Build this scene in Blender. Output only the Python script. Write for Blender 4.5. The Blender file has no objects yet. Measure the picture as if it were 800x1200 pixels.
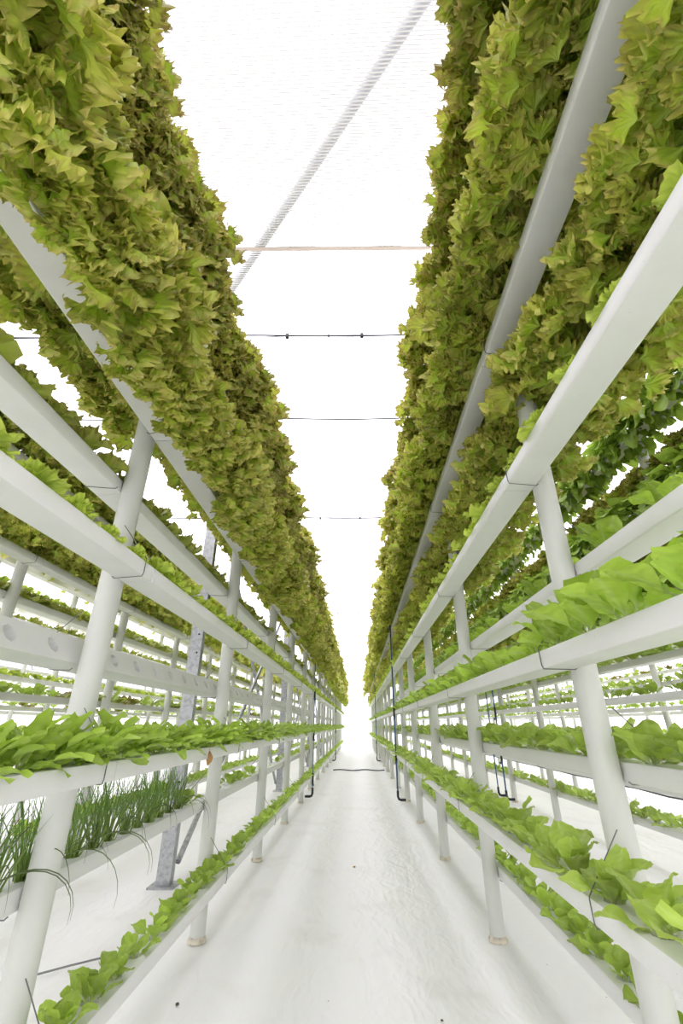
import bpy, math, random
import numpy as np
from mathutils import Matrix, Vector, Euler

random.seed(11)
RNG = np.random.default_rng(11)
SC = bpy.context.scene
COL = SC.collection

# ------------------------------------------------------------------ camera
PITCH, YAW, FPX = math.radians(25.69), math.radians(1.925), 520.0
cam_d = bpy.data.cameras.new('camera')
cam_d.sensor_fit = 'VERTICAL'
cam_d.sensor_height = 36.0
cam_d.lens = 36.0 * FPX / 1200.0
cam_d.clip_start, cam_d.clip_end = 0.02, 200
cam = bpy.data.objects.new('camera', cam_d)
cam.location = (0, 0, 1.0)
cam.rotation_euler = (math.radians(90) + PITCH, 0, YAW)
COL.objects.link(cam)
SC.camera = cam

# ------------------------------------------------------------------ sky and exposure
world = bpy.data.worlds.new('overcast_sky')
SC.world = world
world.use_nodes = True
wn = world.node_tree
wn.nodes.clear()
wo = wn.nodes.new('ShaderNodeOutputWorld')
wb = wn.nodes.new('ShaderNodeBackground')
wb.inputs['Color'].default_value = (1.0, 0.965, 1.05, 1)
wb.inputs['Strength'].default_value = 1.0
wn.links.new(wb.outputs[0], wo.inputs[0])

SC.view_settings.view_transform = 'Standard'
SC.view_settings.look = 'None'
SC.view_settings.gamma = 1.0
SC.view_settings.use_curve_mapping = False
SC.view_settings.exposure = 1.85
cy = SC.cycles
cy.use_denoising = True
cy.max_bounces = 10
cy.diffuse_bounces = 6
cy.transmission_bounces = 6
cy.glossy_bounces = 2
cy.transparent_max_bounces = 10


# ------------------------------------------------------------------ materials
def new_mat(name):
    m = bpy.data.materials.new(name)
    m.use_nodes = True
    nt = m.node_tree
    nt.nodes.clear()
    return m, nt, nt.nodes.new('ShaderNodeOutputMaterial')


def N(nt, typ, **kw):
    n = nt.nodes.new(typ)
    for k, v in kw.items():
        if hasattr(n, k):
            setattr(n, k, v)
        else:
            n.inputs[k].default_value = v
    return n


def principled(nt, color, rough, spec=0.4, metal=0.0):
    b = nt.nodes.new('ShaderNodeBsdfPrincipled')
    b.inputs['Base Color'].default_value = (*color, 1)
    b.inputs['Roughness'].default_value = rough
    b.inputs['Metallic'].default_value = metal
    b.inputs['Specular IOR Level'].default_value = spec
    return b


def mat_simple(name, color, rough=0.5, metal=0.0, noise=0.0, nscale=20, dark=None):
    m, nt, out = new_mat(name)
    b = principled(nt, color, rough, metal=metal)
    if noise:
        tc = N(nt, 'ShaderNodeTexCoord')
        nz = N(nt, 'ShaderNodeTexNoise', Scale=nscale, Detail=5.0)
        nt.links.new(tc.outputs['Object'], nz.inputs['Vector'])
        cr = N(nt, 'ShaderNodeMix', data_type='RGBA')
        cr.inputs[6].default_value = (*color, 1)
        d = dark or tuple(c * (1 - noise) for c in color)
        cr.inputs[7].default_value = (*d, 1)
        mr = N(nt, 'ShaderNodeMapRange')
        mr.inputs[1].default_value = 0.45
        mr.inputs[2].default_value = 0.75
        nt.links.new(nz.outputs['Fac'], mr.inputs[0])
        nt.links.new(mr.outputs[0], cr.inputs[0])
        nt.links.new(cr.outputs[2], b.inputs['Base Color'])
    nt.links.new(b.outputs[0], out.inputs[0])
    return m


def mat_plastic(name, color, transl=0.15):
    """White PVC of pipes and gutters: fine scuffs, a little light passes through the thin wall."""
    m, nt, out = new_mat(name)
    b = principled(nt, color, 0.38, 0.35)
    tc = N(nt, 'ShaderNodeTexCoord')
    nz = N(nt, 'ShaderNodeTexNoise', Scale=6.0, Detail=8.0)
    nt.links.new(tc.outputs['Object'], nz.inputs['Vector'])
    vo = N(nt, 'ShaderNodeTexVoronoi', Scale=38.0)
    nt.links.new(tc.outputs['Object'], vo.inputs['Vector'])
    mr = N(nt, 'ShaderNodeMapRange')
    mr.inputs[1].default_value = 0.5
    mr.inputs[2].default_value = 0.8
    mr.inputs[4].default_value = 0.16
    nt.links.new(nz.outputs['Fac'], mr.inputs[0])
    sp = N(nt, 'ShaderNodeMapRange')          # small specks of dirt
    sp.inputs[1].default_value = 0.06
    sp.inputs[2].default_value = 0.03
    sp.inputs[4].default_value = 0.55
    nt.links.new(vo.outputs['Distance'], sp.inputs[0])
    ad = N(nt, 'ShaderNodeMath', operation='MAXIMUM')
    nt.links.new(mr.outputs[0], ad.inputs[0])
    nt.links.new(sp.outputs[0], ad.inputs[1])
    mx = N(nt, 'ShaderNodeMix', data_type='RGBA')
    mx.inputs[6].default_value = (*color, 1)
    mx.inputs[7].default_value = (0.42, 0.40, 0.33, 1)
    nt.links.new(ad.outputs[0], mx.inputs[0])
    nt.links.new(mx.outputs[2], b.inputs['Base Color'])
    nt.links.new(b.outputs[0], out.inputs[0])
    return m


def mat_leaf(name, transl=0.40, rough=0.38):
    m, nt, out = new_mat(name)
    at = N(nt, 'ShaderNodeAttribute', attribute_name='Col')
    oi = N(nt, 'ShaderNodeObjectInfo')
    hs = N(nt, 'ShaderNodeHueSaturation')
    mr = N(nt, 'ShaderNodeMapRange')
    mr.inputs[3].default_value = 0.85
    mr.inputs[4].default_value = 1.15
    nt.links.new(oi.outputs['Random'], mr.inputs[0])
    nt.links.new(mr.outputs[0], hs.inputs['Value'])
    nt.links.new(at.outputs['Color'], hs.inputs['Color'])
    tc = N(nt, 'ShaderNodeTexCoord')
    nz = N(nt, 'ShaderNodeTexNoise', Scale=55.0, Detail=3.0)
    nt.links.new(tc.outputs['Object'], nz.inputs['Vector'])
    bp = N(nt, 'ShaderNodeBump', Strength=0.25, Distance=0.01)
    nt.links.new(nz.outputs['Fac'], bp.inputs['Height'])
    b = principled(nt, (0.2, 0.4, 0.05), rough, 0.5)
    nt.links.new(hs.outputs[0], b.inputs['Base Color'])
    nt.links.new(bp.outputs[0], b.inputs['Normal'])
    tr = N(nt, 'ShaderNodeBsdfTranslucent')
    nt.links.new(hs.outputs[0], tr.inputs['Color'])
    mx = N(nt, 'ShaderNodeMixShader')
    mx.inputs[0].default_value = transl
    nt.links.new(b.outputs[0], mx.inputs[1])
    nt.links.new(tr.outputs[0], mx.inputs[2])
    nt.links.new(mx.outputs[0], out.inputs[0])
    return m


def mat_film(name, period=0.016, thread=0.5, t_thread=0.2):
    """Woven greenhouse film: nearly clear gaps between broad weft threads that run across and scatter the light."""
    m, nt, out = new_mat(name)
    tc = N(nt, 'ShaderNodeTexCoord')
    wv = N(nt, 'ShaderNodeTexWave', wave_type='BANDS', bands_direction='Y')
    wv.inputs['Scale'].default_value = 2 * math.pi / (20 * period)
    wv.inputs['Distortion'].default_value = 0.5
    wv.inputs['Detail Scale'].default_value = 0.1
    nt.links.new(tc.outputs['Object'], wv.inputs['Vector'])
    mr = N(nt, 'ShaderNodeMapRange')
    mr.inputs[1].default_value = thread - 0.2
    mr.inputs[2].default_value = thread + 0.2
    nt.links.new(wv.outputs['Fac'], mr.inputs[0])
    tp = N(nt, 'ShaderNodeBsdfTransparent')
    tp.inputs[0].default_value = (0.95, 0.95, 0.955, 1)
    tl = N(nt, 'ShaderNodeBsdfTranslucent')
    tl.inputs[0].default_value = (0.8, 0.8, 0.81, 1)
    df = N(nt, 'ShaderNodeBsdfDiffuse')
    df.inputs[0].default_value = (0.7, 0.7, 0.7, 1)
    m1 = N(nt, 'ShaderNodeMixShader')
    m1.inputs[0].default_value = t_thread
    nt.links.new(df.outputs[0], m1.inputs[1])
    nt.links.new(tl.outputs[0], m1.inputs[2])
    m2 = N(nt, 'ShaderNodeMixShader')
    nt.links.new(mr.outputs[0], m2.inputs[0])
    nt.links.new(m1.outputs[0], m2.inputs[1])
    nt.links.new(tp.outputs[0], m2.inputs[2])
    nt.links.new(m2.outputs[0], out.inputs[0])
    return m


def mat_floor(name):
    m, nt, out = new_mat(name)
    b = principled(nt, (0.86, 0.86, 0.85), 0.45, 0.3)
    tc = N(nt, 'ShaderNodeTexCoord')
    mp = N(nt, 'ShaderNodeMapping')
    mp.inputs['Scale'].default_value = (3.2, 1.3, 1)
    mp.inputs['Rotation'].default_value = (0, 0, 0.25)
    nt.links.new(tc.outputs['Object'], mp.inputs['Vector'])
    n1 = N(nt, 'ShaderNodeTexNoise', Scale=2.0, Detail=2.5, Distortion=1.0)
    n1.inputs['Roughness'].default_value = 0.6
    nt.links.new(mp.outputs[0], n1.inputs['Vector'])
    n2 = N(nt, 'ShaderNodeTexNoise', Scale=3.4, Detail=1.5, Distortion=1.0)
    nt.links.new(mp.outputs[0], n2.inputs['Vector'])
    sb = N(nt, 'ShaderNodeMath', operation='SUBTRACT')
    nt.links.new(n2.outputs['Fac'], sb.inputs[0])
    sb.inputs[1].default_value = 0.5
    ab = N(nt, 'ShaderNodeMath', operation='ABSOLUTE')       # sharp little creases of the sheet
    nt.links.new(sb.outputs[0], ab.inputs[0])
    ad = N(nt, 'ShaderNodeMath', operation='MULTIPLY_ADD')
    nt.links.new(ab.outputs[0], ad.inputs[0])
    ad.inputs[1].default_value = -0.5
    nt.links.new(n1.outputs['Fac'], ad.inputs[2])
    bp = N(nt, 'ShaderNodeBump', Strength=0.33, Distance=0.05)
    nt.links.new(ad.outputs[0], bp.inputs['Height'])
    nt.links.new(bp.outputs[0], b.inputs['Normal'])
    # light soil stains with a shape of their own
    n3 = N(nt, 'ShaderNodeTexNoise', Scale=2.2, Detail=8.0)
    nt.links.new(tc.outputs['Object'], n3.inputs['Vector'])
    mr = N(nt, 'ShaderNodeMapRange')
    mr.inputs[1].default_value = 0.56
    mr.inputs[2].default_value = 0.85
    mr.inputs[4].default_value = 0.45
    nt.links.new(n3.outputs['Fac'], mr.inputs[0])
    mx = N(nt, 'ShaderNodeMix', data_type='RGBA')
    mx.inputs[6].default_value = (0.86, 0.86, 0.85, 1)
    mx.inputs[7].default_value = (0.60, 0.57, 0.48, 1)
    nt.links.new(mr.outputs[0], mx.inputs[0])
    vo = N(nt, 'ShaderNodeTexVoronoi', Scale=5.0)
    nt.links.new(tc.outputs['Object'], vo.inputs['Vector'])
    sp = N(nt, 'ShaderNodeMapRange')
    sp.inputs[1].default_value = 0.022
    sp.inputs[2].default_value = 0.012
    sp.inputs[4].default_value = 0.8
    nt.links.new(vo.outputs['Distance'], sp.inputs[0])
    mx2 = N(nt, 'ShaderNodeMix', data_type='RGBA')
    nt.links.new(sp.outputs[0], mx2.inputs[0])
    nt.links.new(mx.outputs[2], mx2.inputs[6])
    mx2.inputs[7].default_value = (0.25, 0.22, 0.17, 1)
    nt.links.new(mx2.outputs[2], b.inputs['Base Color'])
    nt.links.new(b.outputs[0], out.inputs[0])
    return m


M_PIPE = mat_plastic('white_pvc_pipe', (0.625, 0.635, 0.59))
M_GUT = mat_plastic('white_gutter_plastic', (0.75, 0.75, 0.735))
M_FILM = mat_film('woven_roof_film')
M_FILM2 = mat_film('smooth_roof_film', thread=0.15, t_thread=0.7)
M_WALL = mat_film('clear_wall_film', period=0.05, thread=0.22, t_thread=0.5)
M_FLOOR = mat_floor('white_ground_sheet')
M_LEAF = mat_leaf('leaf_tissue')
M_WIRE = mat_simple('dark_wire', (0.16, 0.16, 0.155), 0.5, 0.6)
M_STEEL = mat_simple('galvanised_steel', (0.46, 0.47, 0.48), 0.42, 0.75, 0.45, 30)
M_BRACE = mat_simple('pale_painted_steel', (0.42, 0.42, 0.43), 0.6)
M_BLUE = mat_simple('blue_pipe_plastic', (0.03, 0.09, 0.22), 0.4)
M_BLACK = mat_simple('black_pipe_plastic', (0.018, 0.02, 0.022), 0.45)
M_TAPE = mat_simple('soil_stained_collar', (0.68, 0.62, 0.50), 0.6, 0, 0.5, 40)
M_HOLE = mat_simple('dark_growing_sponge', (0.05, 0.045, 0.035), 0.9)
M_STRAP, _nt, _out = new_mat('cream_strap')
_tl = N(_nt, 'ShaderNodeBsdfTranslucent')
_tl.inputs[0].default_value = (0.60, 0.56, 0.50, 1)
_nt.links.new(_tl.outputs[0], _out.inputs[0])
M_SOIL = mat_simple('dry_soil', (0.10, 0.075, 0.05), 0.95)
M_DEAD = mat_simple('dry_leaf', (0.45, 0.25, 0.10), 0.7)
M_HOSE = mat_simple('grey_hose', (0.22, 0.22, 0.22), 0.5)


# ------------------------------------------------------------------ builders
def mesh_np(name, V, F, mat, cols=None, smooth=True):
    """V (n,3) array; F list of equal-length faces array or list of lists."""
    me = bpy.data.meshes.new(name)
    V = np.asarray(V, dtype=np.float32)
    if isinstance(F, np.ndarray):
        nf, k = F.shape
        me.vertices.add(len(V))
        me.vertices.foreach_set('co', V.ravel())
        me.loops.add(nf * k)
        me.loops.foreach_set('vertex_index', F.astype(np.int32).ravel())
        me.polygons.add(nf)
        me.polygons.foreach_set('loop_start', np.arange(0, nf * k, k, dtype=np.int32))
        me.update(calc_edges=True)
    else:
        me.from_pydata([tuple(v) for v in V], [], F)
    if cols is not None:
        a = me.color_attributes.new('Col', 'FLOAT_COLOR', 'POINT')
        c4 = np.ones((len(V), 4), dtype=np.float32)
        c4[:, :3] = cols
        a.data.foreach_set('color', c4.ravel())
    me.materials.append(mat)
    if smooth:
        me.polygons.foreach_set('use_smooth', np.ones(len(me.polygons), dtype=bool))
    me.validate()
    return me


def link(name, me, parent=None, loc=(0, 0, 0), rot=(0, 0, 0), scale=None):
    o = bpy.data.objects.new(name, me)
    COL.objects.link(o)
    o.parent = parent
    o.location = loc
    o.rotation_euler = rot
    if scale is not None:
        o.scale = scale if hasattr(scale, '__len__') else (scale,) * 3
    return o


def tag(o, label, cat, group=None, kind=None):
    o['label'] = label
    if cat:
        o['category'] = cat
    if group:
        o['group'] = group
    if kind:
        o['kind'] = kind
    return o


class MB:
    def __init__(self):
        self.v, self.f = [], []

    def box(self, lo, hi):
        b = len(self.v)
        for x in (lo[0], hi[0]):
            for y in (lo[1], hi[1]):
                for z in (lo[2], hi[2]):
                    self.v.append((x, y, z))
        for q in ((0, 1, 3, 2), (4, 6, 7, 5), (0, 4, 5, 1), (2, 3, 7, 6), (0, 2, 6, 4), (1, 5, 7, 3)):
            self.f.append([b + i for i in q])
        return self

    def ring_sweep(self, rings, cap=True):
        b = len(self.v)
        n = len(rings[0])
        for r in rings:
            self.v += [tuple(p) for p in r]
        for i in range(len(rings) - 1):
            for j in range(n):
                k = (j + 1) % n
                self.f.append([b + i * n + j, b + i * n + k, b + (i + 1) * n + k, b + (i + 1) * n + j])
        if cap:
            self.f.append([b + j for j in range(n)][::-1])
            self.f.append([b + (len(rings) - 1) * n + j for j in range(n)])
        return self

    def lathe(self, prof, n=20, c=(0, 0)):
        return self.ring_sweep([[(c[0] + r * math.cos(2 * math.pi * j / n), c[1] + r * math.sin(2 * math.pi * j / n), z)
                                 for j in range(n)] for r, z in prof])

    def tube(self, pts, r, n=6):
        P = [Vector(p) for p in pts]
        rings = []
        up = Vector((0.123, 0.31, 0.94)).normalized()
        for i, p in enumerate(P):
            if i == 0:
                t = P[1] - P[0]
            elif i == len(P) - 1:
                t = P[-1] - P[-2]
            else:
                t = (P[i + 1] - P[i]).normalized() + (P[i] - P[i - 1]).normalized()
            t.normalize()
            a = t.cross(up)
            if a.length < 1e-3:
                a = t.cross(Vector((1, 0, 0)))
            a.normalize()
            c = t.cross(a)
            rr = r[i] if hasattr(r, '__len__') else r
            rings.append([p + rr * (a * math.cos(2 * math.pi * j / n) + c * math.sin(2 * math.pi * j / n)) for j in range(n)])
        return self.ring_sweep(rings)

    def mesh(self, name, mat, smooth=False):
        me = mesh_np(name, np.array([tuple(p) for p in self.v]), self.f, mat, smooth=smooth)
        return me


def auto_smooth(me, ang=0.7):
    me.polygons.foreach_set('use_smooth', np.ones(len(me.polygons), dtype=bool))
    try:
        me.set_sharp_from_angle(angle=ang)
    except Exception:
        pass
    return me


ORD = ['zeroth', 'first', 'second', 'third', 'fourth', 'fifth', 'sixth', 'seventh', 'eighth', 'ninth', 'tenth', 'eleventh', 'twelfth',
       'thirteenth', 'fourteenth', 'fifteenth', 'sixteenth', 'seventeenth', 'eighteenth', 'nineteenth', 'twentieth']

# ------------------------------------------------------------------ the layout, in metres
PITCH_X = 1.556
XR, XL = 0.707, -0.849
Y_END = 25.0
BAY = {1: 1.553, -1: 1.523}
Y0 = {1: 1.4985, -1: 1.469}
LEVEL_W = [0.565, 1.157, 1.797, 2.418, 3.0]      # gutters on the -x side of a post row (underside height)
LEVEL_E = [0.258, 0.857, 1.447, 2.040, 2.63]     # gutters on the +x side
GW, GH, PR = 0.105, 0.052, 0.039
ROOF_Z = 4.0
CA, SA, CP, SP = math.cos(YAW), math.sin(YAW), math.cos(PITCH), math.sin(PITCH)


def project(X, Y, Z):
    x, y, z = X * CA + Y * SA, Y * CA - X * SA, Z - 1.0
    c, u = y * CP + z * SP, z * CP - y * SP
    if c < 0.05:
        return None
    return 400 + FPX * x / c, 600 - FPX * u / c, c


# ------------------------------------------------------------------ floor, roof, walls
def floor_mesh():
    xs = np.unique(np.concatenate([np.arange(-9, -2.6, 0.4), np.arange(-2.6, 2.6, 0.03), np.arange(2.6, 9.01, 0.4)]))
    ys = [-4.0, -2.0, 0.0]
    y, d = 0.6, 0.03
    while y < 30:
        ys.append(y)
        y += d
        d *= 1.018
    ys = np.array(ys + [31.0])
    X, Y = np.meshgrid(xs, ys)
    Z = np.zeros_like(X)
    r = random.Random(5)
    for k in range(150):                       # folds of the ground sheet
        cx, cy_ = r.uniform(-1.3, 1.2), r.uniform(0.8, 9)
        a = r.gauss(math.pi / 2, 0.5) if r.random() < 0.6 else r.uniform(0, math.pi)
        ln, wd, am = r.uniform(0.15, 0.7), r.uniform(0.012, 0.04), r.uniform(-0.003, 0.0045)
        dx, dy = X - cx, Y - cy_
        s = dx * math.cos(a) + dy * math.sin(a)
        t = -dx * math.sin(a) + dy * math.cos(a) + r.uniform(-0.6, 0.6) * s * s
        Z += am * np.exp(-(t / wd) ** 2 - (s / ln) ** 2)
    for x0, wd, am, wv in ((0.56, 0.03, 0.009, 0.04), (0.645, 0.025, -0.006, 0.03), (-0.60, 0.035, 0.009, 0.04), (-0.69, 0.03, -0.006, 0.03),
                           (0.35, 0.02, 0.004, 0.09), (-0.33, 0.03, 0.004, 0.07)):
        t = X - x0 - wv * np.sin(Y * 1.3 + x0 * 9)
        Z += am * np.exp(-(t / wd) ** 2) * (Y > 0.5) * np.exp(-((Y - 2.5) / 5) ** 2)
    # long curved crease across the aisle
    t = (X - (-0.1 + 0.33 * (3.4 - Y) + 0.12 * (3.4 - Y) ** 2))
    Z += 0.009 * np.exp(-(t / 0.025) ** 2) * (Y > 1.5) * (Y < 3.6)
    Z += 0.0015 * np.sin(X * 5 + Y * 2.1) * np.sin(Y * 3.1 - X * 2)
    Z -= 0.006
    V = np.stack([X, Y, Z], -1).reshape(-1, 3)
    ny, nx = X.shape
    i = np.arange(ny - 1)[:, None] * nx + np.arange(nx - 1)[None]
    F = np.stack([i, i + 1, i + nx + 1, i + nx], -1).reshape(-1, 4)
    return mesh_np('floor', V, F, M_FLOOR)


tag(link('floor', floor_mesh()), 'wrinkled white plastic ground sheet under the racks', None, kind='structure')


def sheet(name, pts, mat, label, nx=1):
    me = mesh_np(name, np.array(pts, dtype=float), [[0, 1, 2, 3]], mat, smooth=False)
    o = link(name, me)
    tag(o, label, None, kind='structure')
    return o


WX, WY0, WY1 = 8.5, -3.5, 30.0
roof = sheet('ceiling', [(-WX, WY0, ROOF_Z), (WX, WY0, ROOF_Z), (WX, 2.0 + 0.026 * WX, ROOF_Z), (-WX, 2.0 - 0.026 * WX, ROOF_Z)], M_FILM,
             'white ribbed shade film roof above the near racks')
sheet('ceiling', [(-WX, 2.0 - 0.026 * WX, ROOF_Z), (WX, 2.0 + 0.026 * WX, ROOF_Z), (WX, WY1, ROOF_Z), (-WX, WY1, ROOF_Z)], M_FILM2,
      'smooth white film roof beyond the cream strap')
sheet('wall_back', [(-WX, WY1, 0), (WX, WY1, 0), (WX, WY1, ROOF_Z), (-WX, WY1, ROOF_Z)], M_WALL, 'bright white film wall at the far end of the aisle')
sheet('wall_left', [(-WX, WY0, 0), (-WX, WY1, 0), (-WX, WY1, ROOF_Z), (-WX, WY0, ROOF_Z)], M_WALL, 'white film side wall beyond the left racks')
sheet('wall_right', [(WX, WY0, 0), (WX, WY1, 0), (WX, WY1, ROOF_Z), (WX, WY0, ROOF_Z)], M_WALL, 'white film side wall beyond the right racks')
sheet('wall_front', [(-WX, WY0, 0), (WX, WY0, 0), (WX, WY0, ROOF_Z), (-WX, WY0, ROOF_Z)], M_WALL, 'white film end wall behind the camera')

# the diagonal brace above the roof film and the things under it
a, b = Vector((0.98, 0.13, ROOF_Z + 0.06)), Vector((-1.25, 2.80, ROOF_Z + 0.32))
tag(link('roof_brace', auto_smooth(MB().tube([a, b], 0.034, 12).mesh('roof_brace', M_BRACE))),
    'grey diagonal steel tube showing through the roof film', 'brace')
st = MB().box((-6, -0.014, -0.002), (6, 0.014, 0.002)).mesh('roof_strap', M_STRAP)
tag(link('roof_strap', st, loc=(0, 1.985, ROOF_Z - 0.015), rot=(0, 0, math.radians(1.5))),
    'cream strap running across under the roof film above the near aisle', 'strap')
WIRES = [(2.73, 2.6, True, 'nearest roof wire, carrying black clips, above the aisle'), (3.86, 3, False, 'thin bare roof wire just beyond the clip wire'),
         (5.75, 2, False, 'faint thin roof wire between bare wire and dotted wire'), (6.39, 3, True, 'roof wire with small dotted clips halfway down the aisle'),
         (8.4, 3, False, 'thin roof wire just past the dotted clip wire'), (10.05, 3, False, 'grey roof wire over the far half of the aisle'),
         (13.0, 3, True, 'far roof wire with tiny clips'), (18.75, 4, False, 'dark roof wire near the end of the aisle'), (23.5, 4, False, 'last roof wire before the end wall')]
for y, rmm, clips, lab in WIRES:
    t = bpy.data.objects.new('roof_wire', None)
    COL.objects.link(t)
    t.location = (0, y, ROOF_Z - 0.03)
    t.rotation_euler = (0, 0, math.radians(1.2))
    tag(t, lab, 'wire', 'wires under the roof film')
    link('wire', MB().tube([(x, 0, -0.012 * math.cos(x * 3.1)) for x in np.linspace(-6, 6, 33)], rmm * 2.6 / 1000, 6).mesh('wire', M_BLACK), t)
    if clips:
        link('second_wire', MB().tube([(x, 0.02, 0.012 + 0.01 * math.cos(x * 2.3)) for x in np.linspace(-6, 6, 25)], 0.0035, 5).mesh('second_wire', M_BLACK), t)
        for x in (-0.55, -0.2, 0.08, 0.62, -1.6, 1.5):
            big = x in (-0.55, 0.08)
            s = 0.013 if big else 0.007
            cm = MB().box((-s, -s, -s * 1.6), (s, s, s)).tube([(0, 0, -s), (0.004, 0, -s * 3.2)], 0.003, 5).mesh('clip', M_BLACK)
            link('clip', cm, t, loc=(x, 0, -0.002))

# ------------------------------------------------------------------ racks: posts, gutters, hangers
RACKS = []        # (x, side sign, index outwards, text)
WHO = {(1, 0): 'right rack', (-1, 0): 'left rack', (1, 1): 'second right rack', (-1, 1): 'second left rack',
       (1, 2): 'third right rack', (-1, 2): 'third left rack', (1, 3): 'outermost right rack', (-1, 3): 'outermost left rack'}
for k in range(4):
    RACKS.append((XR + PITCH_X * k, 1, k))
    RACKS.append((XL - PITCH_X * k, -1, k))


def post_mesh(n):
    mb = MB().lathe([(PR, 0.012), (PR, 3.09), (PR - 0.004, 3.095)], n)
    return auto_smooth(mb.mesh('pipe', M_PIPE))


def collar_mesh(n):
    mb = MB().lathe([(PR + 0.008, -0.004), (PR + 0.008, 0.006), (PR + 0.003, 0.016), (PR + 0.0005, 0.021)], n)
    return auto_smooth(mb.mesh('base_collar', M_TAPE), 1.2)


POST_HI, POST_LO = post_mesh(28), post_mesh(10)
COLLAR_HI, COLLAR_LO = collar_mesh(28), collar_mesh(10)

for X, sg, k in RACKS:
    n = int((Y_END - Y0[sg]) / BAY[sg]) + 1
    for i in range(n):
        y = Y0[sg] + i * BAY[sg]
        near = y < 8 and k < 2
        t = bpy.data.objects.new('support_post', None)
        COL.objects.link(t)
        t.location = (X + random.uniform(-0.004, 0.004), y, 0)
        t.rotation_euler = (random.gauss(0, 0.004), random.gauss(0, 0.004), random.uniform(0, 6))
        if i < 20:
            lab = f'white plastic pipe post, {ORD[i + 1]} from the near end of the {WHO[sg, k]}'
        tag(t, lab, 'post', 'posts of the ' + WHO[sg, k])
        link('pipe', POST_HI if near else POST_LO, t)
        link('base_collar', COLLAR_HI if near else COLLAR_LO, t)


def gutter_section_mesh(length, holes, hi=True):
    """Box channel along +y with soft edges; its lid has round planting holes. Origin: middle of the underside, near end."""
    w, h, c = GW / 2, GH, 0.006
    prof = [(-w + c, 0), (w - c, 0), (w - c * 0.3, c * 0.3), (w, c), (w, h - 0.006), (w - 0.003, h - 0.001)]
    prof2 = [(-x, z) for x, z in prof][::-1]
    prof = prof + prof2[:-1]           # open at the top between (w-.003,h) and (-w+.003,h); first point shared
    if not hi:
        prof = [(-w, 0), (w, 0), (w, h), (-w, h)]
        mb = MB().ring_sweep([[(x, y, z) for x, z in prof] for y in (0, length)])
        return mb.mesh('channel_section', M_GUT)
    mb = MB()
    P = [(x, z) for x, z in prof]
    m = len(P)
    b = 0
    for y in (0.0, length):
        for x, z in P:
            mb.v.append((x, y, z))
    # prof order: bottom-left .. right side .. top right, top left .. left side
    for j in range(m):
        k2 = (j + 1) % m
        if j == 5:
            continue                   # the lid, built with holes below
        mb.f.append([j, k2, m + k2, m + j])
    mb.f.append([j for j in range(m)][::-1])
    mb.f.append([m + j for j in range(m)])
    zt, xw = h - 0.001, w - 0.003
    if not holes:
        q = len(mb.v)
        mb.v += [(-xw, 0, zt), (xw, 0, zt), (xw, length, zt), (-xw, length, zt)]
        mb.f.append([q, q + 1, q + 2, q + 3])
    else:
        cell = length / holes
        for i in range(holes):
            y0, y1, yc = i * cell, (i + 1) * cell, (i + 0.5) * cell
            q = len(mb.v)
            outer = [(xw, yc), (xw, y1), (0, y1), (-xw, y1), (-xw, yc), (-xw, y0), (0, y0), (xw, y0)]
            rr = 0.026
            inner = [(rr * math.cos(j * math.pi / 4), yc + rr * math.sin(j * math.pi / 4)) for j in range(8)]
            mb.v += [(x, y, zt) for x, y in outer] + [(x, y, zt) for x, y in inner] + [(x, y, zt - 0.028) for x, y in inner]
            for j in range(8):
                k2 = (j + 1) % 8
                mb.f.append([q + j, q + k2, q + 8 + k2, q + 8 + j])
                mb.f.append([q + 8 + j, q + 8 + k2, q + 16 + k2, q + 16 + j])
            mb.f.append([q + 16 + j for j in range(8)])
    me = mb.mesh('channel_section', M_GUT)
    return auto_smooth(me, 0.6)


def hanger_mesh(s):
    """Wire loop tying a gutter to its post. s: +1 gutter on +x side. Origin: post axis at the underside height."""
    x0, x1 = s * (PR + 0.001), s * (PR + GW + 0.004)
    pts = [(x0 * 0.9, 0, 0.19), (x0, 0, 0.185), (x1, -0.02, GH + 0.006), (x1 + s * 0.001, -0.02, GH), (x1, -0.02, 0.008), (x1 - s * 0.004, -0.02, -0.003), (x0, 0, -0.003), (x0 * 0.8, 0, 0.004)]
    return MB().tube(pts, 0.0016, 6).mesh('wire_hanger', M_WIRE)


HANG = {1: hanger_mesh(1), -1: hanger_mesh(-1)}
SEC = {}


def section(sg, bays, holes, hi):
    key = (sg, bays, holes, hi)
    if key not in SEC:
        SEC[key] = gutter_section_mesh(BAY[sg] * bays - 0.003, holes, hi)
    return SEC[key]


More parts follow.
